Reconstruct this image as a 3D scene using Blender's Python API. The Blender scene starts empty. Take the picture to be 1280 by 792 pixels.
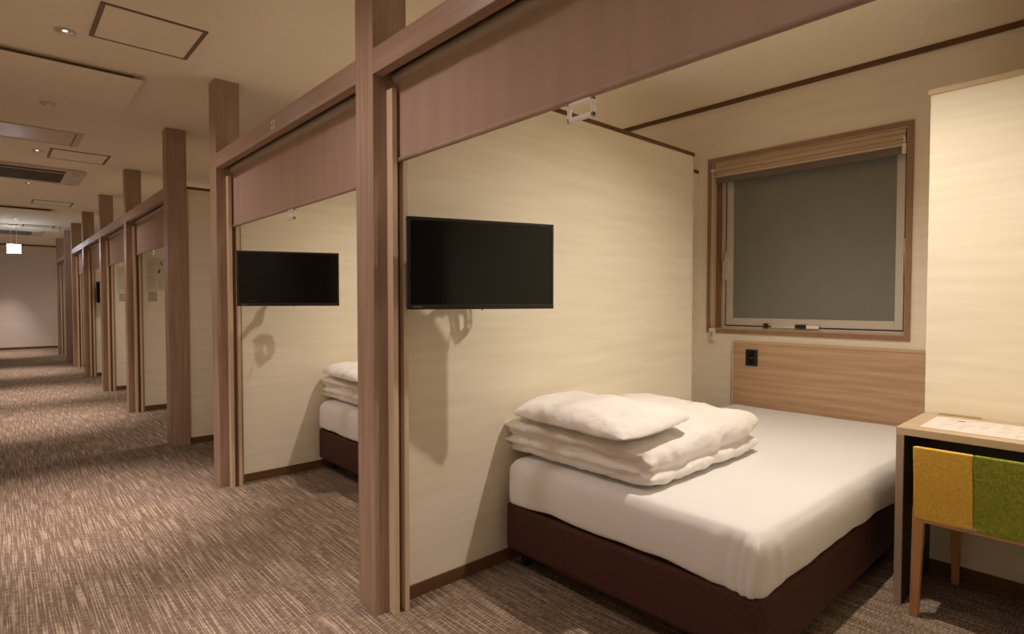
import bpy, bmesh, math, random
from mathutils import Vector, Matrix, noise
random.seed(7)
S = bpy.context.scene
COL = S.collection
PI = math.pi

# ------------------------------------------------------------------ materials
def new_mat(name, color, rough=0.6, metal=0.0, spec=0.5):
    m = bpy.data.materials.new(name); m.use_nodes = True
    nt = m.node_tree; b = nt.nodes['Principled BSDF']
    b.inputs['Base Color'].default_value = (*color, 1)
    b.inputs['Roughness'].default_value = rough
    b.inputs['Metallic'].default_value = metal
    b.inputs['Specular IOR Level'].default_value = spec
    return m

def nd(nt, t, **kw):
    n = nt.nodes.new(t)
    for k, v in kw.items():
        setattr(n, k, v)
    return n

def streak_mat(name, c1, c2, scale, rough=0.6, lo=0.35, hi=0.65, detail=4, bump=0.05, spec=0.3, nscale=1.0, geo=False, sheen=0):
    """two tones mixed by a noise stretched along one axis"""
    m = new_mat(name, c1, rough, 0, spec); nt = m.node_tree; b = nt.nodes['Principled BSDF']
    tc = nd(nt, 'ShaderNodeNewGeometry' if geo else 'ShaderNodeTexCoord')
    mp = nd(nt, 'ShaderNodeMapping'); mp.inputs['Scale'].default_value = scale
    nt.links.new(tc.outputs['Position' if geo else 'Object'], mp.inputs['Vector'])
    n = nd(nt, 'ShaderNodeTexNoise'); n.inputs['Scale'].default_value = nscale; n.inputs['Detail'].default_value = detail
    nt.links.new(mp.outputs[0], n.inputs['Vector'])
    r = nd(nt, 'ShaderNodeValToRGB'); r.color_ramp.elements[0].position = lo; r.color_ramp.elements[1].position = hi
    r.color_ramp.elements[0].color = (*c1, 1); r.color_ramp.elements[1].color = (*c2, 1)
    nt.links.new(n.outputs['Fac'], r.inputs['Fac']); nt.links.new(r.outputs['Color'], b.inputs['Base Color'])
    if bump:
        bp = nd(nt, 'ShaderNodeBump'); bp.inputs['Strength'].default_value = bump; bp.inputs['Distance'].default_value = 0.01
        nt.links.new(n.outputs['Fac'], bp.inputs['Height']); nt.links.new(bp.outputs[0], b.inputs['Normal'])
    return m

M = {}
M['wallpaper'] = streak_mat('cream_wallpaper', (.79, .735, .595), (.86, .81, .68), (2.2, 2.2, 26), .75, .3, .7, 5, .06, geo=True)
M['window_wallpaper'] = streak_mat('beige_wallpaper', (.82, .75, .63), (.88, .81, .69), (2.2, 2.2, 24), .75, .3, .7, 5, .06, geo=True)
M['far_wallpaper'] = streak_mat('grey_wallpaper', (.66, .60, .55), (.70, .64, .59), (2, 2, 20), .75, .3, .7, 5, .04, geo=True)
M['ceiling'] = streak_mat('ceiling_paint', (.86, .79, .65), (.89, .82, .68), (30, 30, 30), .85, .3, .7, 3, .03, geo=True)
M['post_wood'] = streak_mat('brown_wood_laminate', (.29, .19, .14), (.42, .295, .225), (55, 55, 1.6), .42, .3, .7, 5, .03, .4)
M['beam_wood'] = streak_mat('brown_beam_laminate', (.31, .20, .15), (.40, .275, .21), (55, 1.2, 55), .38, .3, .7, 5, .03, .45)
M['head_wood'] = streak_mat('oak_headboard_laminate', (.43, .275, .17), (.60, .41, .265), (20, 1.6, 34), .45, .3, .7, 6, .03, .4)
M['desk_wood'] = streak_mat('pale_oak_laminate', (.50, .385, .25), (.58, .45, .30), (20, 2.0, 20), .45, .3, .7, 5, .02, .4)
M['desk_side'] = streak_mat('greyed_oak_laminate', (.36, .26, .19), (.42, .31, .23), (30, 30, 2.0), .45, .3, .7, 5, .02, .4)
M['light_wood'] = streak_mat('pale_channel_wood', (.60, .47, .34), (.67, .53, .39), (50, 50, 2), .45, .3, .7, 4, .0, .4)
M['mid_wood'] = streak_mat('brown_channel_groove', (.22, .11, .045), (.27, .14, .06), (50, 50, 2), .5, .3, .7, 4, .0, .3)
M['trim_wood'] = streak_mat('dark_brown_trim', (.125, .058, .027), (.155, .075, .036), (12, 12, 30), .5, .3, .7, 4, .0, .3, geo=True)
M['casing_wood'] = streak_mat('window_casing_wood', (.28, .165, .10), (.34, .205, .125), (12, 12, 12), .45, .3, .7, 4, .0, .3)
M['chair_wood'] = streak_mat('beech_chair_wood', (.42, .215, .10), (.50, .265, .13), (40, 40, 3), .4, .3, .7, 4, .0, .4)
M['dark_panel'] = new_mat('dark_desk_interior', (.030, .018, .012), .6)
M['leather'] = streak_mat('dark_brown_upholstery', (.055, .020, .014), (.072, .027, .019), (60, 60, 60), .62, .3, .7, 3, .05, .25)
M['black'] = new_mat('black_plastic', (.010, .010, .010), .35)
M['screen'] = new_mat('black_glossy_screen', (.003, .003, .003), .12, 0, .35)
M['greymark'] = new_mat('grey_print', (.16, .16, .16), .5)
M['white_plastic'] = new_mat('white_plastic', (.74, .70, .65), .4)
M['alu'] = new_mat('satin_aluminium', (.66, .62, .57), .42, .35)
M['chrome'] = new_mat('chrome', (.75, .72, .68), .15, 1.0)
M['brass'] = new_mat('brushed_brass', (.75, .62, .40), .25, .9)
M['gap'] = new_mat('dark_gap', (.02, .017, .014), .8)
M['vent_dark'] = new_mat('dark_vent_slot', (.045, .033, .024), .7)
M['vent_slat'] = new_mat('vent_slat_plastic', (.16, .12, .09), .6)
M['cassette'] = new_mat('offwhite_cassette_plastic', (.62, .55, .46), .5)
M['return_grille'] = streak_mat('satin_return_grille', (.66, .55, .46), (.74, .63, .54), (2, 40, 2), .3, .3, .7, 3, .05, .5)
M['hatch_edge'] = new_mat('hatch_aluminium_edge', (.20, .14, .095), .55)
M['paper'] = streak_mat('printed_paper', (.74, .68, .64), (.78, .72, .68), (60, 60, 60), .5, .4, .6, 2, 0)
M['notice'] = new_mat('notice_paper', (.62, .58, .48), .5)
M['notice_b'] = new_mat('small_notice_paper', (.44, .39, .30), .5)
M['ink'] = new_mat('dark_ink', (.09, .075, .06), .6)
M['faint_ink'] = new_mat('faint_ink', (.42, .385, .33), .6)
M['digit'] = new_mat('pale_digit_film', (.85, .74, .66), .4)

# fabrics
def cloth_mat(name, c, scale=900, bump=.15, sheen=.2, rough=.85):
    m = new_mat(name, c, rough, 0, .2); nt = m.node_tree; b = nt.nodes['Principled BSDF']
    tc = nd(nt, 'ShaderNodeTexCoord'); n = nd(nt, 'ShaderNodeTexNoise'); n.inputs['Scale'].default_value = scale; n.inputs['Detail'].default_value = 2
    nt.links.new(tc.outputs['Object'], n.inputs['Vector'])
    n2 = nd(nt, 'ShaderNodeTexNoise'); n2.inputs['Scale'].default_value = 14; n2.inputs['Detail'].default_value = 5; n2.inputs['Distortion'].default_value = 1.2
    nt.links.new(tc.outputs['Object'], n2.inputs['Vector'])
    add = nd(nt, 'ShaderNodeMath', operation='MULTIPLY_ADD'); add.inputs[1].default_value = .08
    nt.links.new(n.outputs['Fac'], add.inputs[0]); nt.links.new(n2.outputs['Fac'], add.inputs[2])
    bp = nd(nt, 'ShaderNodeBump'); bp.inputs['Strength'].default_value = bump; bp.inputs['Distance'].default_value = .012
    nt.links.new(add.outputs[0], bp.inputs['Height']); nt.links.new(bp.outputs[0], b.inputs['Normal'])
    b.inputs['Sheen Weight'].default_value = sheen
    return m
M['sheet'] = cloth_mat('white_cotton_sheet', (.755, .745, .745), bump=.10)
M['duvet'] = cloth_mat('white_cotton_duvet', (.79, .765, .735), bump=.35)
M['pillowcase'] = cloth_mat('white_cotton_pillowcase', (.80, .775, .75), bump=.3)

def weave_mat(name, c1, c2):
    m = new_mat(name, c1, .9, 0, .1); nt = m.node_tree; b = nt.nodes['Principled BSDF']
    tc = nd(nt, 'ShaderNodeTexCoord')
    outs = []
    for sc in ((30, 60, 420), (30, 420, 60)):
        mp = nd(nt, 'ShaderNodeMapping'); mp.inputs['Scale'].default_value = sc
        nt.links.new(tc.outputs['Object'], mp.inputs['Vector'])
        n = nd(nt, 'ShaderNodeTexNoise'); n.inputs['Scale'].default_value = 1; n.inputs['Detail'].default_value = 2
        nt.links.new(mp.outputs[0], n.inputs['Vector']); outs.append(n)
    ad = nd(nt, 'ShaderNodeMath', operation='MULTIPLY_ADD'); ad.inputs[1].default_value = .5
    ha = nd(nt, 'ShaderNodeMath', operation='MULTIPLY'); ha.inputs[1].default_value = .5
    nt.links.new(outs[0].outputs['Fac'], ad.inputs[0]); nt.links.new(outs[1].outputs['Fac'], ha.inputs[0]); nt.links.new(ha.outputs[0], ad.inputs[2])
    r = nd(nt, 'ShaderNodeValToRGB'); r.color_ramp.elements[0].position = .38; r.color_ramp.elements[1].position = .62
    r.color_ramp.elements[0].color = (*c1, 1); r.color_ramp.elements[1].color = (*c2, 1)
    nt.links.new(ad.outputs[0], r.inputs['Fac']); nt.links.new(r.outputs['Color'], b.inputs['Base Color'])
    bp = nd(nt, 'ShaderNodeBump'); bp.inputs['Strength'].default_value = .3; bp.inputs['Distance'].default_value = .003
    nt.links.new(ad.outputs[0], bp.inputs['Height']); nt.links.new(bp.outputs[0], b.inputs['Normal'])
    return m
M['yellow'] = weave_mat('mustard_yellow_weave', (.66, .39, .055), (.86, .58, .12))
M['green'] = weave_mat('olive_green_weave', (.16, .19, .02), (.35, .40, .06))

def blind_mat():
    m = streak_mat('taupe_blind_fabric', (.40, .285, .235), (.43, .31, .255), (3, 14, 1.0), .85, .35, .65, 2, 0, .1)
    nt = m.node_tree; b = nt.nodes['Principled BSDF']
    tc = nd(nt, 'ShaderNodeTexCoord'); n = nd(nt, 'ShaderNodeTexNoise'); n.inputs['Scale'].default_value = 300; n.inputs['Detail'].default_value = 2
    nt.links.new(tc.outputs['Object'], n.inputs['Vector'])
    bp = nd(nt, 'ShaderNodeBump'); bp.inputs['Strength'].default_value = .35; bp.inputs['Distance'].default_value = .004
    nt.links.new(n.outputs['Fac'], bp.inputs['Height']); nt.links.new(bp.outputs[0], b.inputs['Normal'])
    return m
M['blind'] = blind_mat()
M['blind_tube'] = new_mat('taupe_blind_tube', (.36, .29, .23), .55)
M['window_blind'] = streak_mat('beige_window_blind', (.50, .38, .25), (.56, .44, .30), (3, 3, 60), .7, .3, .7, 3, .02)
M['sash_shadow'] = new_mat('painted_sash_shadow', (.17, .14, .11), .8)  # dark tone for the shadow under the pulled-up window blind

def glass_mat():
    m = streak_mat('frosted_glass', (.235, .24, .21), (.255, .26, .228), (9, 9, 9), .35, .3, .7, 2, .01, .5)
    m.node_tree.nodes['Principled BSDF'].inputs['Transmission Weight'].default_value = .15
    return m
M['frosted'] = glass_mat()

def carpet_mat():
    m = new_mat('loop_pile_carpet', (.2, .14, .1), .95, 0, .05); nt = m.node_tree; b = nt.nodes['Principled BSDF']
    g = nd(nt, 'ShaderNodeNewGeometry')
    def tex(scale, detail=2.0, rough=.5):
        mp = nd(nt, 'ShaderNodeMapping'); mp.inputs['Scale'].default_value = scale
        nt.links.new(g.outputs['Position'], mp.inputs['Vector'])
        n = nd(nt, 'ShaderNodeTexNoise'); n.inputs['Scale'].default_value = 1; n.inputs['Detail'].default_value = detail; n.inputs['Roughness'].default_value = rough
        nt.links.new(mp.outputs[0], n.inputs['Vector']); return n
    def ramp(n, lo, hi):
        r = nd(nt, 'ShaderNodeMapRange'); r.inputs['From Min'].default_value = lo; r.inputs['From Max'].default_value = hi
        nt.links.new(n.outputs['Fac'], r.inputs['Value']); return r
    a = ramp(tex((200, 3.2, 1), 1.2), .50, .60)     # long thin threads along the corridor
    c = ramp(tex((30, 190, 1), 1.2), .44, .60)      # short cross threads
    d = ramp(tex((330, 330, 1), 2), .30, .70)       # loops
    e = ramp(tex((3.5, 2.5, 1), 3), .3, .75)
    def math_(op, x, y):
        q = nd(nt, 'ShaderNodeMath', operation=op)
        for i, v in enumerate((x, y)):
            if isinstance(v, (int, float)): q.inputs[i].default_value = v
            else: nt.links.new(v.outputs[0], q.inputs[i])
        return q
    s = math_('ADD', math_('MULTIPLY', a, .42), math_('MULTIPLY', c, .32))
    s = math_('ADD', s, math_('MULTIPLY', d, .22)); s = math_('ADD', s, math_('MULTIPLY', e, .10))
    r = nd(nt, 'ShaderNodeValToRGB')
    cr = r.color_ramp; cr.elements[0].position = .05; cr.elements[0].color = (.095, .065, .044, 1)
    cr.elements[1].position = .95; cr.elements[1].color = (.45, .36, .285, 1)
    k = cr.elements.new(.42); k.color = (.19, .139, .102, 1)
    nt.links.new(s.outputs[0], r.inputs['Fac']); nt.links.new(r.outputs['Color'], b.inputs['Base Color'])
    bp = nd(nt, 'ShaderNodeBump'); bp.inputs['Strength'].default_value = .5; bp.inputs['Distance'].default_value = .004
    nt.links.new(s.outputs[0], bp.inputs['Height']); nt.links.new(bp.outputs[0], b.inputs['Normal'])
    return m
M['carpet'] = carpet_mat()

def emit_mat(name, c, st):
    m = new_mat(name, c, .5); b = m.node_tree.nodes['Principled BSDF']
    b.inputs['Emission Color'].default_value = (*c, 1); b.inputs['Emission Strength'].default_value = st
    return m
M['exit_face'] = emit_mat('lit_exit_sign_face', (.80, .88, 1.0), 45)
M['lamp'] = emit_mat('warm_lamp_lens', (1, .82, .62), 3)

# ------------------------------------------------------------------ object helpers
def link(name, me, parent=None, loc=(0, 0, 0)):
    o = bpy.data.objects.new(name, me); COL.objects.link(o); o.location = loc
    if parent is not None: o.parent = parent
    return o
def obj(name, bm, m, parent=None, loc=(0, 0, 0), smooth=False, bevel=0, ms=None):
    me = bpy.data.meshes.new(name)
    bmesh.ops.recalc_face_normals(bm, faces=bm.faces)
    bm.to_mesh(me); bm.free()
    for x in (ms or [m]): me.materials.append(x)
    if smooth:
        for p in me.polygons: p.use_smooth = True
    o = link(name, me, parent, loc)
    if bevel:
        b = o.modifiers.new('bevel', 'BEVEL'); b.width = bevel; b.segments = 2; b.limit_method = 'ANGLE'; b.angle_limit = math.radians(40)
    return o
def thing(name, label, cat, loc=(0, 0, 0), rz=0, group=None):
    o = bpy.data.objects.new(name, None); COL.objects.link(o); o.empty_display_size = .1
    o.location = loc; o.rotation_euler = (0, 0, rz)
    return tag(o, label, cat, group)
def tag(o, label, cat, group=None):
    o['label'] = label; o['category'] = cat
    if group: o['group'] = group
    return o
def struct(o): o['kind'] = 'structure'; return o
def box(bm, x0, y0, z0, x1, y1, z1, mi=0):
    vs = [bm.verts.new((x, y, z)) for z in (z0, z1) for y in (y0, y1) for x in (x0, x1)]
    for f in ((0, 2, 3, 1), (4, 5, 7, 6), (0, 1, 5, 4), (2, 6, 7, 3), (0, 4, 6, 2), (1, 3, 7, 5)):
        fc = bm.faces.new([vs[i] for i in f]); fc.material_index = mi
    return bm
def bx(*a, **k): return box(bmesh.new(), *a, **k)
def bxs(*lst):
    bm = bmesh.new()
    for a in lst: box(bm, *a)
    return bm
def tube(bm, pts, r, n=10, cap=True):
    """round tube through points; r number or list"""
    pts = [Vector(p) for p in pts]; rings = []
    up = Vector((0, 0, 1))
    for i, p in enumerate(pts):
        t = (pts[min(i + 1, len(pts) - 1)] - pts[max(i - 1, 0)]).normalized()
        ref = up if abs(t.dot(up)) < .95 else Vector((1, 0, 0))
        a = t.cross(ref).normalized(); b = t.cross(a).normalized()
        rr = r[i] if isinstance(r, (list, tuple)) else r
        rings.append([bm.verts.new(p + a * rr * math.cos(2 * PI * k / n) + b * rr * math.sin(2 * PI * k / n)) for k in range(n)])
    for i in range(len(rings) - 1):
        for k in range(n):
            bm.faces.new((rings[i][k], rings[i][(k + 1) % n], rings[i + 1][(k + 1) % n], rings[i + 1][k]))
    if cap: bm.faces.new(rings[0]); bm.faces.new(rings[-1][::-1])
    return bm
def lathe(bm, prof, n=32, c=(0, 0)):
    rings = []
    for r, z in prof:
        rings.append([bm.verts.new((c[0] + r * math.cos(2 * PI * k / n), c[1] + r * math.sin(2 * PI * k / n), z)) for k in range(n)])
    for i in range(len(rings) - 1):
        for k in range(n):
            bm.faces.new((rings[i][k], rings[i][(k + 1) % n], rings[i + 1][(k + 1) % n], rings[i + 1][k]))
    return bm, rings
def prism(bm, poly, axis, a, b):
    """extrude a 2-D outline along axis 0/1/2 from a to b"""
    def p3(p, t):
        q = [0, 0, 0]; o = [i for i in range(3) if i != axis]; q[o[0]], q[o[1]] = p; q[axis] = t; return q
    A = [bm.verts.new(p3(p, a)) for p in poly]; B = [bm.verts.new(p3(p, b)) for p in poly]
    bm.faces.new(A); bm.faces.new(B[::-1])
    n = len(poly)
    for i in range(n): bm.faces.new((A[i], B[i], B[(i + 1) % n], A[(i + 1) % n]))
    return bm
def text_mesh(name, s, size, m, parent, mat4):
    cu = bpy.data.curves.new(name, 'FONT'); cu.body = s; cu.size = size; cu.extrude = .0008; cu.align_x = 'CENTER'; cu.align_y = 'CENTER'
    t = bpy.data.objects.new('t', cu); COL.objects.link(t)
    bpy.context.view_layer.update()
    me = bpy.data.meshes.new_from_object(t.evaluated_get(bpy.context.evaluated_depsgraph_get()))
    bpy.data.objects.remove(t); me.transform(mat4); me.materials.clear(); me.materials.append(m)
    return link(name, me, parent)

# ------------------------------------------------------------------ key planes (metres)
CZ = 2.69; XP = 1.09; XW = 3.98; PT = .14; PX = 1.24
POSTS = [2.00, 4.085, 5.51, 7.53, 9.55, 11.57, 13.40, 14.85, 16.87]
YF = 19.30; XL = -.43
# room number -> (near bound, far post index): opening spans between
ROOMS = [(-.08, 2.00), (2.14, 4.085), (5.65, 7.53), (7.67, 9.55), (9.69, 11.57), (11.71, 13.40), (14.99, 16.87)]

# ------------------------------------------------------------------ setting
struct(obj('floor', bx(-.53, -2.6, -.05, 4.2, YF + .1, 0), M['carpet']))
struct(obj('ceiling', bx(-.53, -2.6, CZ, 4.2, YF + .1, CZ + .05), M['ceiling']))
struct(obj('wall_left', bx(-.53, -2.5, 0, XL, YF, CZ), M['wallpaper']))
struct(obj('wall_far', bx(-.53, YF, 0, 4.2, YF + .1, CZ), M['far_wallpaper']))
struct(obj('wall_near', bx(-.53, -2.6, 0, 4.2, -2.5, CZ), M['wallpaper']))
# window wall with the opening of the first room
WY0, WY1, WZ0, WZ1 = .945, 2.175, 1.035, 2.262
struct(obj('wall_window', bxs((XW, -2.5, 0, XW + .2, WY0, CZ), (XW, WY1, 0, XW + .2, YF, CZ),
                              (XW, WY0, 0, XW + .2, WY1, WZ0), (XW, WY0, WZ1, XW + .2, WY1, CZ)), M['window_wallpaper']))
struct(obj('trim_1', bx(XW - .018, -2.5, CZ - .030, XW, YF, CZ), M['trim_wood']))
struct(obj('trim_2', bx(XL, YF - .018, CZ - .036, 1.5, YF, CZ), M['trim_wood']))
struct(obj('trim_3', bx(XL, -2.5, CZ - .03, XL + .018, YF - .02, CZ), M['trim_wood']))
struct(obj('baseboard_far', bx(XL, YF - .012, 0, 1.5, YF, .06), M['trim_wood']))
struct(obj('baseboard_left', bx(XL, -2.5, 0, XL + .012, YF - .02, .06), M['trim_wood']))
struct(obj('baseboard_near', bx(XL + .015, -2.5, 0, 3.9, -2.488, .06), M['trim_wood']))

def partition(y, side, jog=False, base=True):
    """low wall between bays: side=+1 grows away from the camera"""
    y1 = y + .08
    jx = 3.467
    if jog:
        w = bxs((PX, y, 0, jx, y1, 2.2), (jx - .08, y1, 0, jx, y + .33, 2.2), (jx, y + .25, 0, XW, y + .33, 2.2))
        t = bxs((PX, y - .006, 2.2, jx + .006, y1 + .006, 2.222), (jx - .086, y1, 2.2, jx + .006, y + .336, 2.222), (jx, y + .244, 2.2, XW - .018, y + .336, 2.222))
    else:
        w = bx(PX, y, 0, XW, y1, 2.2); t = bx(PX, y - .006, 2.2, XW - .018, y1 + .006, 2.222)
    struct(obj('wall_partition', w, M['wallpaper'])); struct(obj('trim_4', t, M['trim_wood']))
    if base:
        struct(obj('baseboard_partition', bx(PX, y - .010, 0, (jx if jog else XW), y, .055), M['trim_wood'], bevel=.002))
partition(2.03, 1, jog=True)
partition(4.11, 1, jog=True)
partition(5.535, 1)
for y in (7.56, 9.58, 11.60, 13.43, 14.88, 16.90): partition(y, 1)
partition(-.13, 1, base=False)
# boxed-out wall behind the desk, first two bays
for dy in (0, 2.085):
    y0 = -.05 if dy == 0 else 2.365
    struct(obj('wall_box', bx(3.18, y0, 0, XW, .67 + dy, 2.177), M['wallpaper']))
    struct(obj('trim_5', bx(3.172, y0, 2.177, XW - .018, .678 + dy, 2.199), M['desk_wood']))
    struct(obj('baseboard_box', bx(3.168, y0, 0, 3.18, .67 + dy, .055), M['trim_wood']))
struct(obj('baseboard_window', bx(XW - .012, -.05, 0, XW, 4.3, .055), M['trim_wood']))

# ------------------------------------------------------------------ window of the first bay
win = bpy.data.objects.new('window_1', None); COL.objects.link(win); win.location = (XW, WY0, WZ0); struct(win)
W, H = WY1 - WY0, WZ1 - WZ0
def wobj(n, bm, m, **k): return obj(n, bm, m, win, **k)
c = .03
wobj('window_casing', bxs((-.012, -c, -c, .0, 0, H + c), (-.012, W, -c, .0, W + c, H + c), (-.012, 0, -c, .0, W, 0), (-.012, 0, H, .0, W, H + c)), M['casing_wood'], bevel=.002)
wobj('reveal_lining', bxs((0, 0, 0, .16, .004, H), (0, W - .004, 0, .16, W, H), (0, .004, 0, .16, W - .004, .004), (0, .004, H - .004, .16, W - .004, H)), M['light_wood'])
wobj('window_stop', bxs((.06, W - .030, 0, .10, W - .004, H - .004), (.085, .004, .004, .10, .012, H - .004)), M['mid_wood'])
wobj('window_frame', bxs((.10, .004, .004, .15, .028, H - .004), (.10, W - .055, .004, .15, W - .004, H - .004), (.10, .028, .004, .15, W - .055, .018), (.10, .028, H - .03, .15, W - .055, H - .004)), M['alu'], bevel=.002)
wobj('sash_gasket', bxs((.112, .028, .018, .135, .034, H - .03), (.112, W - .063, .018, .135, W - .055, H - .03), (.112, .034, .018, .135, W - .063, .026)), M['gap'])
fx0, fx1 = .034, W - .063
wobj('window_sash', bxs((.105, fx0, .026, .14, fx0 + .045, H - .03), (.105, fx1 - .050, .026, .14, fx1, H - .03), (.105, fx0 + .045, .026, .14, fx1 - .050, .080), (.105, fx0 + .045, H - .10, .14, fx1 - .050, H - .03)), M['alu'], bevel=.003)
wobj('window_pane', bx(.122, fx0 + .04, .075, .128, fx1 - .045, H - .09), M['frosted'])
# stay arm on the sill rail
st = wobj('stay_arm', bxs((.088, .62, .018, .104, .82, .028), (.080, .86, .014, .104, .875, .045), (.090, .66, .030, .104, .86, .036)), M['chrome'])
wobj('stay_block', bxs((.078, .50, .016, .105, .585, .042)), M['chrome'], bevel=.003)
wobj('stay_pivot', bxs((.074, .585, .016, .105, .655, .044), (.078, .845, .012, .105, .872, .046)), M['black'], bevel=.003)
# latches on both stiles
def latch(y):
    bm = bxs((.092, y - .008, .36, .105, y + .008, .58)); box(bm, .070, y - .012, .44, .105, y + .012, .50); box(bm, .060, y - .006, .34, .075, y + .006, .50)
    wobj('window_latch', bm, M['chrome'], bevel=.003)
latch(.030); latch(W - .062)

# window blind (folded up)
b = thing('window_blind', 'beige pleated blind pulled up at the top of the frosted window', 'blind', (XW, WY0, WZ0 + H))
obj('head_rail', bx(.012, .012, -.035, .055, W - .012, -.006), M['window_blind'], b, bevel=.003)
obj('pleat_stack', bxs((.006, .014, -.066, .058, W - .014, -.036), (.012, .014, -.092, .055, W - .014, -.067)), M['window_blind'], b, bevel=.006)
obj('bottom_rail', bx(.008, .014, -.106, .058, W - .014, -.093), M['light_wood'], b, bevel=.002)
obj('sash_shadow_strip', bx(.030, .016, -.150, .034, W - .016, -.106), M['sash_shadow'], b)  # dark sheet standing in for the blind's shadow on the sash top rail
obj('cord_lock', bxs((.0, .012, -.090, .010, .024, -.055), (.0, .008, -.155, .012, .030, -.095)), M['white_plastic'], b, bevel=.002)
bm = bmesh.new()
tube(bm, [(-.022, W - .01, -.06), (-.023, W - .012, -.4), (-.022, W - .008, -.8), (-.022, W - .01, -1.2)], .0016, 6)
tube(bm, [(-.022, W - .022, -.06), (-.024, W - .024, -.5), (-.022, W - .022, -1.2)], .0016, 6)
obj('pull_chain', bm, M['white_plastic'], b)
obj('chain_bracket', bx(-.026, W - .03, -.066, .012, W - .004, -.05), M['white_plastic'], b)
cb = thing('chain_tensioner', 'small white chain tensioner box at the lower left corner of the window', 'blind fitting', (XW, 2.152, .950))
obj('case', bx(-.034, -.022, 0, 0, .022, .088), M['white_plastic'], cb, bevel=.003)
obj('slot', bxs((-.0355, -.010, .025, -.034, .010, .062), (-.0355, -.012, .010, -.034, .012, .014)), M['faint_ink'], cb)

# ------------------------------------------------------------------ posts
plabels = [
 'tall brown wood post nearest the camera, between the two big bed bays',
 'second brown wood post, left end of the beam numbered 22',
 'third brown wood post, across the open gap from the numbered beam',
 'fourth brown wood post, left end of the first beam past the open gap',
 'fifth brown wood post, just right of the far edge-on television',
 'sixth brown wood post, left of the far edge-on television',
 'seventh brown wood post, end of the long far row of beams',
 'eighth brown wood post, standing alone with beam only behind it',
 'farthest brown wood post, last before the end wall of the corridor']
for i, y in enumerate(POSTS):
    t = thing('wooden_post', plabels[i], 'post', (XP, y, 0), 0, 'brown posts along the corridor')
    obj('post_shaft', bx(0, 0, 0, .15, PT, CZ - .001), M['post_wood'], t, bevel=.0025)
    if i not in (2, 7):        # channel on the side facing the camera
        g = obj('guide_channel', bxs((.060, -.042, 0, .082, 0, 2.06), (.108, -.042, 0, .128, 0, 2.06), ), M['light_wood'], t, bevel=.001)
        obj('channel_groove', bx(.082, -.014, 0, .108, 0, 2.055), M['mid_wood'], g)
    if i not in (1, 6):        # channel facing away from the camera
        g = obj('guide_channel', bxs((.060, PT, 0, .082, PT + .042, 2.06), (.108, PT, 0, .128, PT + .042, 2.06)), M['light_wood'], t, bevel=.001)
        obj('channel_groove', bx(.082, PT, 0, .108, PT + .014, 2.055), M['mid_wood'], g)

# ------------------------------------------------------------------ beams and roller blinds
blabels = ['brown lintel beam over the nearest bay, running out of the top of the picture',
 'brown lintel beam carrying the number 22 over the second bay',
 'brown lintel beam over the first bay past the open gap, beside the third post',
 'brown lintel beam over the second bay past the open gap, between fourth and fifth posts',
 'brown lintel beam over the bay with the far edge-on television',
 'brown lintel beam lit bluish white by the exit sign, between sixth and seventh posts',
 'brown lintel beam between the eighth and the farthest posts']
slabels = ['large taupe roller blind half lowered over the nearest bay',
 'taupe roller blind half lowered below the beam numbered 22',
 'taupe roller blind hanging in the bay between the third and fourth posts',
 'taupe roller blind hanging in the bay between the fourth and fifth posts',
 'taupe roller blind hanging above the far edge-on television',
 'taupe roller blind under the bluish lit beam before the seventh post',
 'taupe roller blind between the eighth and the farthest posts']
bz = [1.79, 1.735, 1.755, 1.73, 1.74, 1.74, 1.74]
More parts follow.
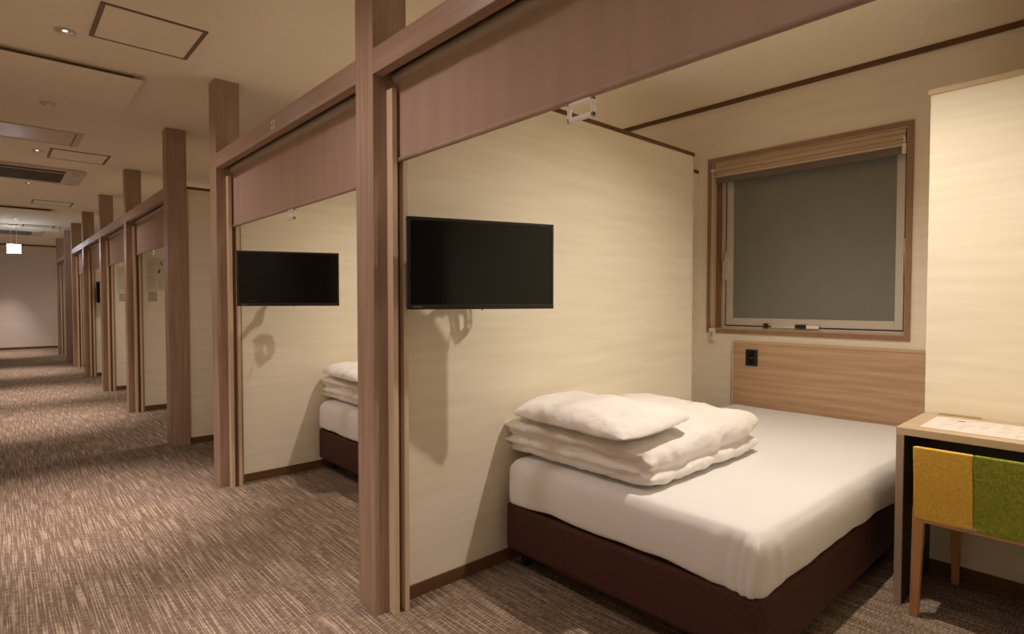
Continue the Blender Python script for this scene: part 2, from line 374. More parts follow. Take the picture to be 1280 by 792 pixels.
for i, (y0, y1) in enumerate(ROOMS):
    t = thing('lintel_beam', blabels[i], 'beam', (XP, y0, 2.108), 0, 'brown beams along the corridor')
    L = y1 - y0
    bm = bmesh.new(); prism(bm, [(.0015, 0), (.045, 0), (.045, .072), (.138, .072), (.138, 0), (.149, 0), (.149, .096), (.0015, .096)], 1, .0005, L - .0005)
    obj('beam_body', bm, M['beam_wood'], t, bevel=.002)
    if i == 1:
        mt = Matrix.Translation((.0008, 3.055 - y0, .045)) @ Matrix(((0, 0, -1, 0), (-1, 0, 0, 0), (0, 1, 0, 0), (0, 0, 0, 1)))
        text_mesh('bay_number', '22', .062, M['digit'], t, mt)
    if i < 7:
        zb = bz[i]
        s = thing('roller_blind', slabels[i], 'roller blind', (XP, y0, zb), 0, 'roller blinds over the bays')
        top = 2.092 - zb
        bm = bmesh.new()      # thin fabric with a very slight ripple
        ny, nz = 60, 10; fx = .0945
        ya, yb = .03, L - .022
        ga = []
        for k in range(ny + 1):
            yy = ya + (yb - ya) * k / ny
            rip = .0012 * math.sin(k * .9) + .001 * math.sin(k * .37 + i)
            ga.append([(yy, fx + rip, (top) * j / nz) for j in range(nz + 1)])
        for off in (0, .0012):
            vs = [[bm.verts.new((x + off, yy, z)) for (yy, x, z) in row] for row in ga]
            for k in range(ny):
                for j in range(nz): bm.faces.new((vs[k][j], vs[k + 1][j], vs[k + 1][j + 1], vs[k][j + 1]))
        obj('blind_fabric', bm, M['blind'], s, smooth=True)
        bm = bmesh.new(); tube(bm, [(fx, ya - .012, 0), (fx, yb + .012, 0)], .010, 12)
        obj('bottom_bar', bm, M['blind'], s, smooth=True)
        bm = bmesh.new(); tube(bm, [(.105, .012, top + .022), (.105, L - .012, top + .022)], .027, 20)
        obj('roller_tube', bm, M['blind_tube'], s, smooth=False)
        # pull handle: a white open frame
        yc = 1.03 - y0 if i == 0 else (3.06 - y0 if i == 1 else L / 2)
        w2, hh = .046, .052
        bm = bxs((.088, yc - w2, -.010 - hh, .100, yc + w2, -.010 - hh + .013), (.088, yc - w2, -.020, .100, yc + w2, -.010),
                 (.088, yc - w2, -.010 - hh, .100, yc - w2 + .008, -.010), (.088, yc + w2 - .008, -.010 - hh, .100, yc + w2, -.010),
                 (.090, yc - w2 + .015, -.012, .098, yc + w2 - .015, .0))
        obj('pull_handle', bm, M['white_plastic'], s, bevel=.002)

# ------------------------------------------------------------------ televisions
def television(x, y, az, label, wally, logo=True, led=False):
    """origin = lower left corner of the screen, local x along the screen, local -y towards the viewer"""
    t = thing('television', label, 'television', (x, y, 1.208), math.radians(az), 'wall televisions in the bays')
    w, h = .612, .347
    bm = bxs((0, 0, 0, w, .006, .018), (0, 0, h - .013, w, .006, h), (0, 0, .018, .012, .006, h - .013), (w - .012, 0, .018, w, .006, h - .013))
    obj('bezel', bm, M['black'], t, bevel=.0015)
    obj('screen', bx(.012, .002, .018, w - .012, .006, h - .013), M['screen'], t)
    bm = bmesh.new(); prism(bm, [(0, .006), (w, .006), (w, .022), (w - .10, .045), (.10, .045), (0, .022)], 2, .001, h - .001)
    obj('rear_housing', bm, M['black'], t, bevel=.002)
    obj('side_strip', bx(-.0015, .003, .18, 0, .012, h - .02), M['greymark'], t)
    bm = bxs(*[(.026 + k * .0065, -.0006, .007, .0310 + k * .0065, 0, .012) for k in range(5)])
    obj('maker_mark', bm, M['greymark'], t)
    if led: obj('indicator', bxs(*[(.075 + k * .014, -.0006, .030 + .003 * (k % 2), .079 + k * .014, 0, .034 + .003 * (k % 2)) for k in range(4)]), M['greymark'], t)
    # swing arm: from the back centre to a plate on the partition
    R = Matrix.Rotation(-math.radians(az), 4, 'Z')
    def loc(wx, wy, wz): return R @ Vector((wx - x, wy - y, wz - 1.208))
    p = loc(x + .36, wally - .006, 1.385)
    bm = bmesh.new()
    tube(bm, [(w / 2, .045, .175), (w / 2 + .03, .10, .175)], .016, 10)
    q = Vector((w / 2 + .03, .10, .175))
    mid = (q + p) / 2 + Vector((.05, -.01, 0))
    tube(bm, [q, mid], .014, 10); tube(bm, [mid, p], .014, 10)
    tube(bm, [mid + Vector((0, 0, -.03)), mid + Vector((0, 0, .03))], .020, 12)
    box(bm, w / 2 - .06, .042, .115, w / 2 + .06, .052, .235)
    obj('swing_arm', bm, M['black'], t)
    bm = bmesh.new(); a = loc(x + .30, wally - .008, 1.30); b2 = loc(x + .42, wally, 1.47)
    c0 = [loc(x + .31, wally - .010, 1.32), loc(x + .41, wally - .010, 1.32), loc(x + .41, wally - .010, 1.45), loc(x + .31, wally - .010, 1.45)]
    c1 = [loc(x + .31, wally - .0005, 1.32), loc(x + .41, wally - .0005, 1.32), loc(x + .41, wally - .0005, 1.45), loc(x + .31, wally - .0005, 1.45)]
    A = [bm.verts.new(v) for v in c0]; B = [bm.verts.new(v) for v in c1]
    bm.faces.new(A); bm.faces.new(B)
    for k in range(4): bm.faces.new((A[k], A[(k + 1) % 4], B[(k + 1) % 4], B[k]))
    obj('wall_plate', bm, M['black'], t)
    # cables looping behind the set
    bm = bmesh.new()
    def loop(cx, r, zz, sq, dy, n=14):
        return [(cx + r * math.cos(2 * PI * k / n), dy + .01 * math.sin(k), zz + sq * r * math.sin(2 * PI * k / n)) for k in range(n + 1)]
    for q, (rr, yy) in enumerate(((.050, .19), (.044, .20), (.052, .21), (.030, .20))): tube(bm, loop(.437 + .004 * q, rr * 1.1, .128, 1.05, yy), .006, 6)
    tube(bm, [(.33, .05, .12), (.31, .08, .03), (.33, .09, -.004), (.37, .09, .03), (.38, .09, .10)], .003, 6)
    tube(bm, [(.40, .05, .09), (.43, .12, .02), (.42, .16, .06), (.40, .2, .12)], .003, 6)
    obj('cables', bm, M['black'], t, smooth=True)
    return t
television(1.138, 1.836, -18.6, 'larger looking black television on the nearest partition, left of the folded bedding', 2.03)
television(1.125, 3.80, -22.0, 'black television in the second bay, between the first two posts', 4.11, led=True)
television(1.238, 11.45, -6, 'tiny edge-on black television far down the corridor', 11.60)

# ------------------------------------------------------------------ beds
def surf_grid(bm, f, nu, nv):
    vs = [[bm.verts.new(f(u / nu, v / nv)) for v in range(nv + 1)] for u in range(nu + 1)]
    for u in range(nu):
        for v in range(nv): bm.faces.new((vs[u][v], vs[u + 1][v], vs[u + 1][v + 1], vs[u][v + 1]))
    return vs
def make_bed(y0, label, headend=3.93):
    t = thing('bed', label, 'bed', (1.756, y0, 0), 0, 'made up single beds')
    Lx, Wy = headend - 1.756, 1.215
    bm = bx(0, 0, .082, Lx, Wy, .305)
    obj('bed_base', bm, M['leather'], t, bevel=.022)
    for (lx, ly) in ((.09, .09), (.09, Wy - .05), (Lx - .1, .09), (Lx - .1, Wy - .05), (1.05, .09), (1.05, Wy - .05)):
        bm = bmesh.new(); tube(bm, [(lx, ly, 0), (lx, ly, .084)], .025, 14); obj('leg', bm, M['black'], t)
    # mattress in its fitted sheet: rounded-rect rings lofted from hem to top
    bm = bmesh.new()
    N = 1100
    def outline(s, inset, rc):
        """s in 0..1 around; local rectangle with rounded corners"""
        x0, x1, ya, yb = -.004 + inset, Lx - .01 - inset, 0.0 + inset, Wy - .01 - inset
        segs = [(x1 - x0 - 2 * rc), (PI / 2 * rc), (yb - ya - 2 * rc), (PI / 2 * rc)] * 2
        tot = sum(segs); d = s * tot
        cur = 0
        pts = [((x0 + rc, ya), (1, 0)), ((x1 - rc, ya + rc), -PI / 2), ((x1, ya + rc), (0, 1)), ((x1 - rc, yb - rc), 0), ((x1 - rc, yb), (-1, 0)), ((x0 + rc, yb - rc), PI / 2), ((x0, yb - rc), (0, -1)), ((x0 + rc, ya + rc), PI)]
        for k, sg in enumerate(segs):
            if d <= sg or k == 7:
                if k % 2 == 0:
                    (px, py), (dx, dy) = pts[k]; return px + dx * d, py + dy * d
                (cx, cy), a0 = pts[k]; a = a0 + d / rc; return cx + rc * math.cos(a), cy + rc * math.sin(a)
            d -= sg
    prof = [(.018, .318), (.006, .306), (-.002, .312), (-.006, .35), (-.008, .40), (-.004, .45), (.002, .475), (.012, .492), (.022, .503), (.040, .509), (.08, .512), (.17, .513)]
    dense = []
    for a in range(len(prof) - 1):
        p_ = prof[max(a - 1, 0)]; q_ = prof[a]; r_ = prof[a + 1]; s_ = prof[min(a + 2, len(prof) - 1)]
        for h_ in (0, .5):
            dense.append(tuple(.5 * (2 * q_[i] + (r_[i] - p_[i]) * h_ + (2 * p_[i] - 5 * q_[i] + 4 * r_[i] - s_[i]) * h_ ** 2 + (3 * q_[i] - p_[i] - 3 * r_[i] + s_[i]) * h_ ** 3) for i in (0, 1)))
    prof = dense + [prof[-1]]
    rings = []
    for j, (ins, z) in enumerate(prof):
        ring = []
        for k in range(N):
            x, y = outline(k / N, max(ins, 0), .045)
            cxm, cym = Lx / 2, Wy / 2
            out = Vector((x - cxm, y - cym)); 
            # outward bulge
            nx = -1 if x < .02 + max(ins, 0) else 0; ny = -1 if y < .03 + max(ins, 0) else 0
            zz = z
            side = max(0, min(1, (0.49 - z) / .15))
            # fabric pleats gathering at the foot right corner
            dc = math.hypot(x - .02, y - .02)
            ple = math.exp(-(dc / .16) ** 2)
            fall = min(1, max(0, (.50 - z) / .04))
            sd = y - .10 * (.50 - z) ** 2 * 8            # fold lines lean towards the corner at the hem
            wv = 0
            if x < .03:
                for (cc, ww, aa) in ((.016, .007, .010), (.040, .008, .008), (.060, .006, -.005), (.105, .018, -.006), (.15, .02, .004)):
                    wv += aa * math.exp(-((y - cc - (.5 - z) * .10) / ww) ** 2)
            else:
                wv += .004 * math.exp(-((x - .10 - (.5 - z) * .2) / .03) ** 2)
            wv *= fall
            x += nx * (wv + (-min(ins, 0)) * 1); y += ny * (wv + (-min(ins, 0)) * 1)
            # slightly skewed mattress: right side drifts out towards the head
            y -= .050 * min(1, max(0, x / Lx)) * max(0, 1 - y / Wy) - .012 * (1 - y / Wy)
            # sagging hem
            hem = max(0, 1 - (z - .306) / .06)
            if z < .36:
                sag = .022 * noise.noise(Vector((x * 2.2, y * 2.2 + y0, 3.1))) + .008 * noise.noise(Vector((x * 7, y * 7, 1.1)))
                zz += (sag + .012) * hem * (1 - .5 * ple)
                zz -= .010 * ple
            # soft waves in the vertical sides
            wob = .004 * noise.noise(Vector((x * 5, y * 5, z * 6 + 2)))
            x += nx * wob; y += ny * wob
            if z > .48: zz += .006 * noise.noise(Vector((x * 3, y * 3, .4)))
            ring.append(bm.verts.new((x, y, zz)))
        rings.append(ring)
    for j in range(len(rings) - 1):
        for k in range(N):
            bm.faces.new((rings[j][k], rings[j][(k + 1) % N], rings[j + 1][(k + 1) % N], rings[j + 1][k]))
    # close the top with shrinking rings
    last = rings[-1]; cen = Vector((Lx / 2, Wy / 2, .515))
    for s in (.8, .55, .3):
        ring = []
        for k in range(N):
            p = rings[len(prof) - 1][k].co; q = Vector((cen.x + (p.x - cen.x) * s, cen.y + (p.y - cen.y) * s, .514))
            ring.append(bm.verts.new(q))
        for k in range(N): bm.faces.new((last[k], last[(k + 1) % N], ring[(k + 1) % N], ring[k]))
        last = ring
    cv = bm.verts.new((Lx / 2, Wy / 2, .514)); c0 = bm.verts.new((Lx / 2, Wy / 2, .318))
    for k in range(N): bm.faces.new((last[k], last[(k + 1) % N], cv)); bm.faces.new((rings[0][(k + 1) % N], rings[0][k], c0))
    mo = obj('mattress', bm, M['sheet'], t, smooth=True); mo['label'] = 'mattress in a white fitted sheet'
    return t
make_bed(.770, 'bed with white fitted sheet on dark brown base in the nearest bay')
make_bed(2.855, 'partly hidden bed in the second bay, behind the nearest post')

def cushion(bm, c, hx, hy, ht, n=5, k=.5, rz=0, tx=0, ty=0, nz=.01, fr=6, seed=0, down=1.0, res=46, pinch=.05, droop=0, rc=.03):
    """soft slab: superellipse profile, thin seams at the rim"""
    R = Matrix.Rotation(rz, 3, 'Z') @ Matrix.Rotation(ty, 3, 'Y') @ Matrix.Rotation(tx, 3, 'X')
    top, bot = [], []
    for i in range(res + 1):
        tr, br = [], []
        for j in range(res + 1):
            u = -math.cos(PI * i / res); v = -math.cos(PI * j / res)
            t = ((1 - abs(u) ** n) * (1 - abs(v) ** n)) ** k
            x = hx * u * (1 - pinch * (1 - v * v)); y = hy * v * (1 - pinch * (1 - u * u))
            x *= 1 - rc * abs(v) ** 5; y *= 1 - rc * abs(u) ** 5
            p0 = Vector((x * fr + seed, y * fr, seed * 1.7))
            wr = nz * (noise.noise(p0) + .5 * noise.noise(p0 * 2.7)); ed = .6 * nz * noise.noise(p0 * 1.3 + Vector((9, 9, 9)))
            e = (abs(u) ** 8 + abs(v) ** 8)
            zt = ht * t + wr * (.25 + t) - droop * abs(u) ** 3 * (u < 0)
            zb = -ht * down * t + wr * .5 * t - droop * abs(u) ** 3 * (u < 0)
            if i in (0, res) or j in (0, res): zb = zt = ed * 1.5 - droop * abs(u) ** 3 * (u < 0)
            x += ed * e * 1.3 * (1 if u > 0 else -1); y += ed * e * 1.3 * (1 if v > 0 else -1)
            a = R @ Vector((x, y, zt)) + Vector(c); b = R @ Vector((x, y, zb)) + Vector(c)
            va = bm.verts.new(a)
            vb = va if (i in (0, res) or j in (0, res)) else bm.verts.new(b)
            tr.append(va); br.append(vb)
        top.append(tr); bot.append(br)
    for i in range(res):
        for j in range(res):
            bm.faces.new((top[i][j], top[i + 1][j], top[i + 1][j + 1], top[i][j + 1]))
            bm.faces.new((bot[i][j], bot[i][j + 1], bot[i + 1][j + 1], bot[i + 1][j]))
def fuse(o, vox, it=3, tex=None, st=.0):
    r = o.modifiers.new('fuse', 'REMESH'); r.mode = 'VOXEL'; r.voxel_size = vox; r.use_smooth_shade = True
    s = o.modifiers.new('soft', 'SMOOTH'); s.iterations = it; s.factor = .5
    if tex:
        d = o.modifiers.new('creases', 'DISPLACE'); d.texture = tex; d.strength = st; d.mid_level = .5; d.texture_coords = 'LOCAL'
tex = bpy.data.textures.new('crease_clouds', 'CLOUDS'); tex.noise_scale = .075; tex.noise_depth = 3

tex2 = bpy.data.textures.new('fine_crease_clouds', 'CLOUDS'); tex2.noise_scale = .028; tex2.noise_depth = 2
def bedding(dy, l1, l2, z0=.527):
    d = thing('folded_duvet', l1, 'duvet', (1.79, 1.24 + dy, z0), 0, 'folded duvets on the bed feet')
    bm = bmesh.new()
    # four thin leaves: their pinched edges show towards the wall and the foot
    for k, (zc, xo, yo, hh) in enumerate(((.022, .02, 0, .026), (.060, .0, .01, .026), (.100, .015, .0, .028), (.130, -.01, .0, .032))):
        cushion(bm, (.45 + xo, .405 + yo, zc), .46, .405 - .012 * (k % 2), hh, n=9, k=.42, seed=k * 3.1 + dy, nz=.010, fr=5, res=40, pinch=.02)
    # lower fold and big upper fold bulging to the right
    cushion(bm, (.475, .335, .033), .465, .36, .038, n=10, k=.40, seed=11 + dy, nz=.012, fr=8, res=48, pinch=.0)
    cushion(bm, (.475, .350, .116), .462, .374, .064, n=10, k=.45, seed=17 + dy, nz=.013, fr=6, res=48, pinch=-.01, ty=math.radians(-2.5))
    cushion(bm, (.63, .40, .150), .30, .34, .070, n=3, k=.8, seed=21 + dy, nz=.012, fr=5, res=40, pinch=.0)
    o = obj('duvet_cover', bm, M['duvet'], d, smooth=True); fuse(o, .0075, 1, tex, .018)
    d3 = o.modifiers.new('fine_creases', 'DISPLACE'); d3.texture = tex2; d3.strength = .004; d3.mid_level = .5
    p = obj('pillow', bmesh.new(), M['pillowcase'], None, (1.955, 1.615 + dy, z0 + .210)); tag(p, l2, 'pillow', 'pillows on the folded duvets')
    bm = bmesh.new()
    cushion(bm, (0, 0, 0), .214, .372, .063, n=4.5, k=.52, rz=math.radians(-5), ty=math.radians(-4.5), tx=math.radians(-.5), seed=5 + dy, nz=.012, fr=7, res=60, pinch=.0, down=.45, rc=.09)
    bm.to_mesh(p.data); bm.free()
    for q in p.data.polygons: q.use_smooth = True
    ss = p.modifiers.new('sub', 'SUBSURF'); ss.levels = 1; ss.render_levels = 1
    dd = p.modifiers.new('creases', 'DISPLACE'); dd.texture = tex; dd.strength = .010; dd.mid_level = .5
bedding(0, 'thick folded white duvet at the foot of the nearest bed', 'flat white pillow lying on the folded duvet of the nearest bed')
bedding(2.085, 'folded white duvet on the partly hidden bed in the second bay', 'white pillow on the folded duvet of the partly hidden bed')

# ------------------------------------------------------------------ headboard and outlet
for dy, lab in ((0, 'oak laminate headboard panel below the frosted window'), (2.085, 'headboard panel of the hidden second bay bed')):
    if dy: continue
    hb = thing('headboard', lab, 'headboard', (3.94, .675, .30))
    obj('panel', bx(0, 0, 0, .039, 1.305, .640), M['head_wood'], hb)
    obj('top_rail', bx(-.004, 0, .640, .039, 1.307, .656), M['desk_wood'], hb, bevel=.001)
    obj('end_cap', bx(-.004, 1.305, 0, .039, 1.309, .640), M['far_wallpaper'], hb)
ol = thing('power_outlet', 'black outlet plate on the left end of the headboard', 'outlet', (3.94, 1.84, .785))
obj('plate', bx(-.010, -.042, 0, 0, .042, .115), M['black'], ol, bevel=.002)
obj('socket', bxs((-.013, -.022, .012, -.010, .022, .050), (-.013, -.022, .064, -.010, .022, .102)), M['screen'], ol, bevel=.001)
obj('socket_mark', bx(-.0137, -.008, .054, -.010, .008, .058), M['greymark'], ol)

# ------------------------------------------------------------------ desk and what lies on it
dk = thing('desk', 'pale oak wall desk with a dark inside at the right edge', 'desk', (2.725, .67, 0))
obj('desk_top', bx(0, -.71, .697, .453, 0, .727), M['desk_wood'], dk, bevel=.0015)
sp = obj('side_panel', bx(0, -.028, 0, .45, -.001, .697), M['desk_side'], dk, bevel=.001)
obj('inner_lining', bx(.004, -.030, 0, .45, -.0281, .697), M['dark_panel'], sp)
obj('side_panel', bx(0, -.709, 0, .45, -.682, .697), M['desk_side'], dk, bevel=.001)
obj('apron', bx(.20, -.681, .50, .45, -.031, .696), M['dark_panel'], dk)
pp = thing('printed_sheet', 'white printed information sheet lying on the desk', 'paper', (2.79, .605, .7275))
bm = bx(0, -.47, 0, .305, 0, .0012)
for r in range(9):
    for q in range(7):
        if random.random() < .6:
            y = -.05 - q * .06; x = .04 + r * .029
            box(bm, x, y - random.uniform(.012, .045), .0010, x + .004, y, .0014, 1)
obj('sheet', bm, None, pp, ms=[M['paper'], M['faint_ink']])
bm = bmesh.new(); tube(bm, [(.245, -.085, .0018), (.25, -.10, .0018)], .0012, 6); obj('print_emblem', bxs((.235, -.108, .0012, .258, -.085, .0016)), M['greymark'], pp); bm.free()
cs = thing('cable_slot_cover', 'shiny brass cable slot cover at the back of the desk', 'cable cover', (3.150, .46, .7272))
obj('cover', bx(0, 0, 0, .024, .155, .006), M['brass'], cs, bevel=.0015)
obj('slot_line', bx(.010, .006, .006, .013, .149, .0064), M['gap'], cs)

# ------------------------------------------------------------------ chair
ch = thing('dining_chair', 'wooden chair with a yellow and green fabric back pushed under the desk', 'chair', (2.66, .585, 0))
def taper(bm, p0, p1, w0, w1):
    a = [Vector(p0) + Vector((dx * w0, dy * w0, 0)) for dx, dy in ((-1, -1), (1, -1), (1, 1), (-1, 1))]
    b_ = [Vector(p1) + Vector((dx * w1, dy * w1, 0)) for dx, dy in ((-1, -1), (1, -1), (1, 1), (-1, 1))]
    A = [bm.verts.new(v) for v in a]; B = [bm.verts.new(v) for v in b_]
    bm.faces.new(A[::-1]); bm.faces.new(B)
    for k in range(4): bm.faces.new((A[k], A[(k + 1) % 4], B[(k + 1) % 4], B[k]))
    return bm
CW = .43
for s in (0, 1):
    y = -s * CW
    bm = bmesh.new(); taper(bm, (.015, y, 0), (.0, y - (.014 if s == 0 else -.014), .44), .014, .019); taper(bm, (.0, y - (.014 if s == 0 else -.014), .44), (-.035, y - (.014 if s == 0 else -.014), .66), .018, .011)
    obj('leg', bm, M['chair_wood'], ch, bevel=.003)
    yf = -.055 if s == 0 else -CW + .055
    bm = bmesh.new(); taper(bm, (.445, yf, 0), (.425, yf, .42), .013, .018)
    obj('leg', bm, M['chair_wood'], ch, bevel=.003)
obj('seat_frame', bxs((.01, -CW + .01, .375, .44, -CW + .03, .42), (.01, -.03, .375, .44, -.01, .42), (.42, -CW + .03, .375, .44, -.03, .42)), M['chair_wood'], ch, bevel=.002)
bm = bmesh.new(); cushion(bm, (.235, -CW / 2, .435), .225, .205, .030, n=10, k=.35, nz=.001, res=30, pinch=0)
obj('seat', bm, M['green'], ch, smooth=True)
def back_half(ya, yb):
    bm = bmesh.new()
    prism(bm, [(-.018, .395), (.014, .392), (-.022, .680), (-.056, .684)], 1, ya, yb)
    return bm
bk = obj('backrest', back_half(-.182, .0), M['yellow'], ch, bevel=.006); bk['label'] = 'mustard yellow half of the backrest'
bk = obj('backrest', back_half(-CW, -.182), M['green'], ch, bevel=.006); bk['label'] = 'olive green half of the backrest'
obj('back_rail', bx(-.016, -CW + .008, .384, .014, -.008, .396), M['chair_wood'], ch, bevel=.002)
obj('metal_tag', bx(-.0215, -.192, .399, -.017, -.146, .407), M['chrome'], ch)

# ------------------------------------------------------------------ notices on the far partitions
def notice(y, x0, labs):
    a = thing('wall_notice', labs[0], 'notice', (x0, y - .0005, 1.36), 0, 'large notices on the partitions')
    bm = bx(0, -.0015, 0, .30, 0, .37)
    for k in range(12):
        if k != 5: box(bm, .02, -.0022, .05 + k * .024, .02 + random.uniform(.06, .085), -.0010, .058 + k * .024, 1)
    for k in range(8): box(bm, .125, -.0022, .03 + k * .014, .16, -.0010, .036 + k * .014, 1)
    obj('sheet', bm, None, a, ms=[M['notice'], M['faint_ink']])
    bm = bxs((.118, -.0024, .195, .138, -.0015, .235), (.132, -.0024, .222, .146, -.0015, .240), (.150, -.0024, .285, .165, -.0015, .305), (.145, -.0024, .305, .158, -.0015, .330),
             (.125, -.0024, .26, .129, -.0015, .32), (.16, -.0024, .235, .168, -.0015, .243))
    obj('map_symbols', bm, M['ink'], a)
    b_ = obj('wall_notice', bx(0, -.0015, 0, .085, 0, .115), M['notice_b'], None, (x0 + .02, y - .0005, 1.235)); tag(b_, labs[1], 'notice', 'small notices on the partitions')
notice(7.56, 1.275, ('large paper notice inside the bay between the third and fourth posts', 'small grey notice inside the bay between the third and fourth posts'))
notice(9.58, 1.275, ('large paper notice inside the bay between the fourth and fifth posts', 'small grey notice inside the bay between the fourth and fifth posts'))

# ------------------------------------------------------------------ ceiling fittings
def hatch(x, y, lab):
    t = thing('access_hatch', lab, 'ceiling hatch', (x, y, CZ), 0, 'square ceiling hatches')
    s = .475
    e = .006
    obj('hatch_frame', bxs((0, 0, -e, s, .014, 0), (0, s - .014, -e, s, s, 0), (0, .014, -e, .022, s - .014, 0), (s - .022, .014, -e, s, s - .014, 0)), M['hatch_edge'], t)
    obj('hatch_panel', bx(.022, .014, -.004, s - .022, s - .014, 0), M['ceiling'], t)
hatch(.410, 3.416, 'square ceiling hatch nearest the camera')
hatch(.422, 6.98, 'square ceiling hatch beside the slatted air conditioner')
hatch(.43, 10.66, 'square ceiling hatch halfway down the corridor')
hatch(.43, 14.2, 'small looking ceiling hatch near the exit sign')

def soffit(y, lab):
    t = thing('ceiling_panel', lab, 'ceiling panel', (-.10, y, CZ), 0, 'shallow dropped ceiling panels')
    obj('edge_shade_core', bx(.05, .05, -.031, .795, .69, 0), M['vent_slat'], t)  # dark inset core added to draw the shaded edge of the panel
    obj('panel_half', bx(0, 0, -.036, .420, .74, -.031), M['ceiling'], t)
    obj('panel_half', bx(.421, 0, -.036, .845, .74, -.031), M['ceiling'], t)
soffit(4.36, 'large flat dropped ceiling panel at upper left')
soffit(11.63, 'distant dropped ceiling panel before the exit sign')

t = thing('return_air_grille', 'pale square ceiling air grille beside the ceiling panel', 'ceiling vent', (.05, 6.24, CZ))
obj('grille_frame', bxs((-.02, -.03, -.008, .56, 0, 0), (-.02, .50, -.008, .56, .53, 0), (.51, 0, -.008, .56, .50, 0), (-.02, 0, -.008, .0, .50, 0)), M['cassette'], t)
obj('grille_core', bx(.006, .0, -.006, .504, .50, 0), M['return_grille'], t)
for gx in (.0, .504): obj('grille_gap', bx(gx, 0, -.0085, gx + .006, .5, 0), M['gap'], t)

def cassette(y, lab):
    t = thing('ceiling_air_conditioner', lab, 'air conditioner', (.33, y + .46, CZ), 0, 'four way air conditioners')
    pts = []
    hw, r = .475, .09
    for (cx, cy, a0) in ((hw - r, hw - r, 0), (-hw + r, hw - r, 90), (-hw + r, -hw + r, 180), (hw - r, -hw + r, 270)):
        for k in range(6):
            a = math.radians(a0 + k * 18); pts.append((cx + r * math.cos(a), cy + r * math.sin(a)))
    bm = bmesh.new(); prism(bm, pts, 2, -.028, -.001)
    obj('cassette_panel', bm, M['cassette'], t, bevel=.006)
    for k in range(4):
        bm = bx(-.27, -.425, -.034, .27, -.360, -.0285); 
        bm.transform(Matrix.Rotation(k * PI / 2, 4, 'Z'))
        obj('louvre', bm, M['vent_dark'] if k == 0 else M['cassette'], t, bevel=.002)
        bm = bx(-.29, -.445, -.0292, .29, -.34, -.0282); bm.transform(Matrix.Rotation(k * PI / 2, 4, 'Z')); obj('outlet_slot', bm, M['vent_dark'] if k == 0 else M['cassette'], t)
        bm = bx(-.05, -.006, -.0295, .05, .006, -.028); bm.transform(Matrix.Translation((.375 * (1 if k in (0, 1) else -1), .375 * (1 if k in (1, 2) else -1), 0)) @ Matrix.Rotation(PI / 4 + k * PI / 2, 4, 'Z'))
        obj('corner_mark', bm, M['vent_slat'], t)
    g = obj('intake_grille', bx(-.285, -.285, -.031, .285, .285, -.0285), M['vent_dark'], t)
    for k in range(13):
        yy = -.27 + k * .045
        obj('slat', bx(-.283, yy - .006, -.040, .283, yy + .006, -.030), M['vent_slat'], g)
cassette(7.99, 'slatted ceiling air conditioner at the left edge')
cassette(15.35, 'smaller looking distant air conditioner above the exit sign')

def downlight(x, y, lab, on=True, z=CZ):
    t = thing('downlight', lab, 'downlight', (x, y, z), 0, 'ceiling downlights')
    bm = bmesh.new()
    _, rg = lathe(bm, [(.050, 0), (.050, -.004), (.043, -.007), (.040, -.004), (.030, 0)], 28)
    obj('trim_ring', bm, M['cassette'], t, smooth=True)
    bm = bmesh.new(); _, rg = lathe(bm, [(.040, -.0045), (.012, -.0012)], 28)
    obj('reflector', bm, M['chrome'], t, smooth=True)
    bm = bmesh.new(); _, rg = lathe(bm, [(.012, -.0014), (.001, -.0014)], 20); bm.faces.new(rg[-1])
    obj('lens', bm, M['lamp'] if on else M['white_plastic'], t)
    return t
def spot(x, y, z, power, col, size, blend, aim=(0, 0), rad=.03):
    l = bpy.data.lights.new('downlight_lamp', 'SPOT'); l.energy = power; l.color = col; l.spot_size = math.radians(size); l.spot_blend = blend; l.shadow_soft_size = rad
    o = bpy.data.objects.new('downlight_lamp', l); COL.objects.link(o); o.location = (x, y, z)
    d = Vector((aim[0], aim[1], -1)); o.rotation_euler = d.to_track_quat('-Z', 'Y').to_euler()
    return o
CORR = (1.0, .83, .765); ROOM = (1.0, .87, .74)
dls = [(.31, 3.92, True, 'bright downlight beside the nearest ceiling hatch'), (.32, 5.43, False, 'unlit downlight past the large dropped ceiling panel'), (.335, 7.19, True, 'lit downlight beside the second ceiling hatch'),
       (.345, 9.23, True, 'lit downlight just past the slatted air conditioner'), (.30, 13.39, True, 'lit downlight past the distant ceiling panel'), (.50, 17.4, True, 'farthest downlight, close to the end wall')]
for x, y, on, lab in dls: downlight(x, y, lab, on)
for y, p, wd in ((4.05, 1.15, 1.05), (7.55, 1.15, .9), (9.75, 1.1, .85), (13.0, 1.0, .85), (15.6, 1.0, .7), (17.3, .9, .6), (18.6, .7, .0), (1.95, .7, 1.25), (.1, .6, .6)):
    spot(.31, y, CZ - .018, 350 * p, CORR, 54, 1.0, (-.02, .03))
    if wd: spot(.31, y, CZ - .012, 64 * wd, CORR, 156, 1.0, (0, 0), .11)
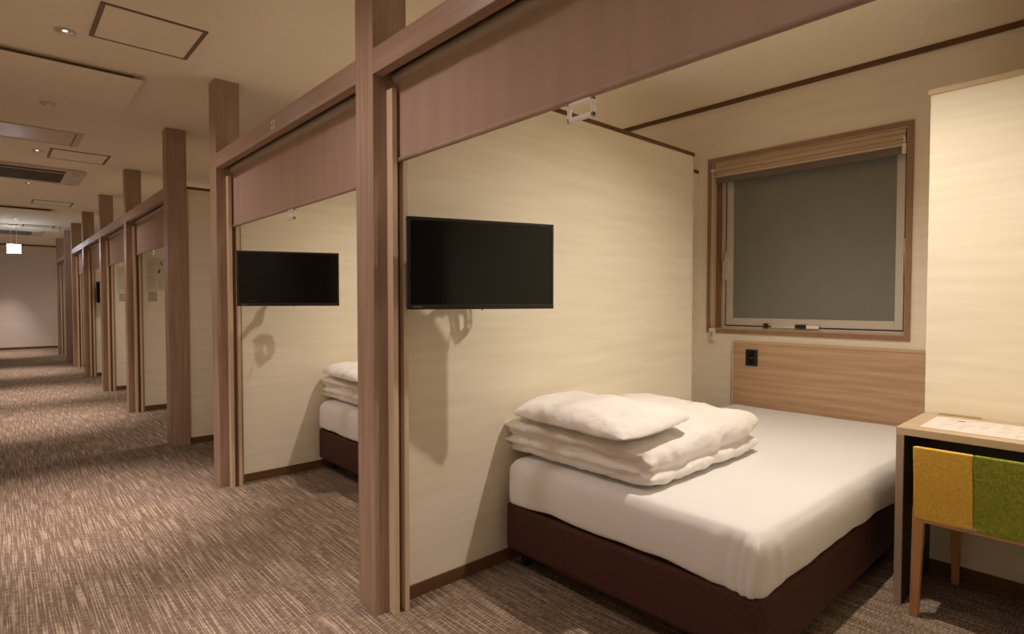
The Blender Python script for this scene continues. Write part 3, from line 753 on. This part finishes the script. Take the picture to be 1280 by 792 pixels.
# soft glow of the same ceiling lamps' wide spill
rl = [(.82, 1.0), (2.905, .76), (5.85, .6), (8.4, .6), (10.4, .5), (12.4, .5), (15.7, .5), (17.9, .4)]
for i, (y, p) in enumerate(rl):
    downlight(2.33, y, 'downlight over the ' + ('nearest bay bed' if i == 0 else 'second bay bed' if i == 1 else 'far bay number %d beyond the open gap' % (i - 1)))
    spot(2.33, y, CZ - .012, 156 * p, ROOM, 138, 1.0, (0, 0), .028)

# ------------------------------------------------------------------ exit sign
ex = thing('exit_sign', 'glowing white exit sign hanging from the ceiling at the corridor end', 'sign', (.30, 14.4, 2.14))
obj('sign_case', bx(-.105, -.02, 0, .105, .02, .175), M['white_plastic'], ex, bevel=.004)
obj('sign_face', bx(-.098, -.0225, .007, .098, -.0205, .168), M['exit_face'], ex)
obj('sign_face', bx(-.098, .0205, .007, .098, .0225, .168), M['exit_face'], ex)
obj('hanger', bxs((-.045, -.004, .175, -.039, .004, CZ - 2.14), (.039, -.004, .175, .045, .004, CZ - 2.14), (-.07, -.02, CZ - 2.155, .07, .02, CZ - 2.14)), M['white_plastic'], ex)

# ------------------------------------------------------------------ world, camera, view
w = bpy.data.worlds.new('night'); S.world = w; w.use_nodes = True
bg = w.node_tree.nodes['Background']; bg.inputs[0].default_value = (.02, .022, .03, 1); bg.inputs[1].default_value = 1

f = 715.; hor = 376.
pitch = math.atan((396 - hor) / f); yaw = math.radians(47.8418)
F0 = Vector((math.cos(yaw), math.sin(yaw), 0)); R = Vector((math.sin(yaw), -math.cos(yaw), 0)); Z = Vector((0, 0, 1))
F = F0 * math.cos(pitch) - Z * math.sin(pitch); U = Z * math.cos(pitch) + F0 * math.sin(pitch)
cam = bpy.data.cameras.new('camera'); cam.sensor_width = 36; cam.lens = f / 1280 * 36; cam.clip_start = .02
co = bpy.data.objects.new('camera', cam); COL.objects.link(co)
co.matrix_world = Matrix(((R.x, U.x, -F.x, 0), (R.y, U.y, -F.y, 0), (R.z, U.z, -F.z, 1.24), (0, 0, 0, 1)))
S.camera = co
S.view_settings.view_transform = 'Standard'; S.view_settings.look = 'None'; S.view_settings.gamma = 1; S.view_settings.use_curve_mapping = False
S.view_settings.exposure = 0
S.cycles.max_bounces = 12; S.cycles.diffuse_bounces = 10
try: S.cycles.use_denoising = True
except Exception: pass
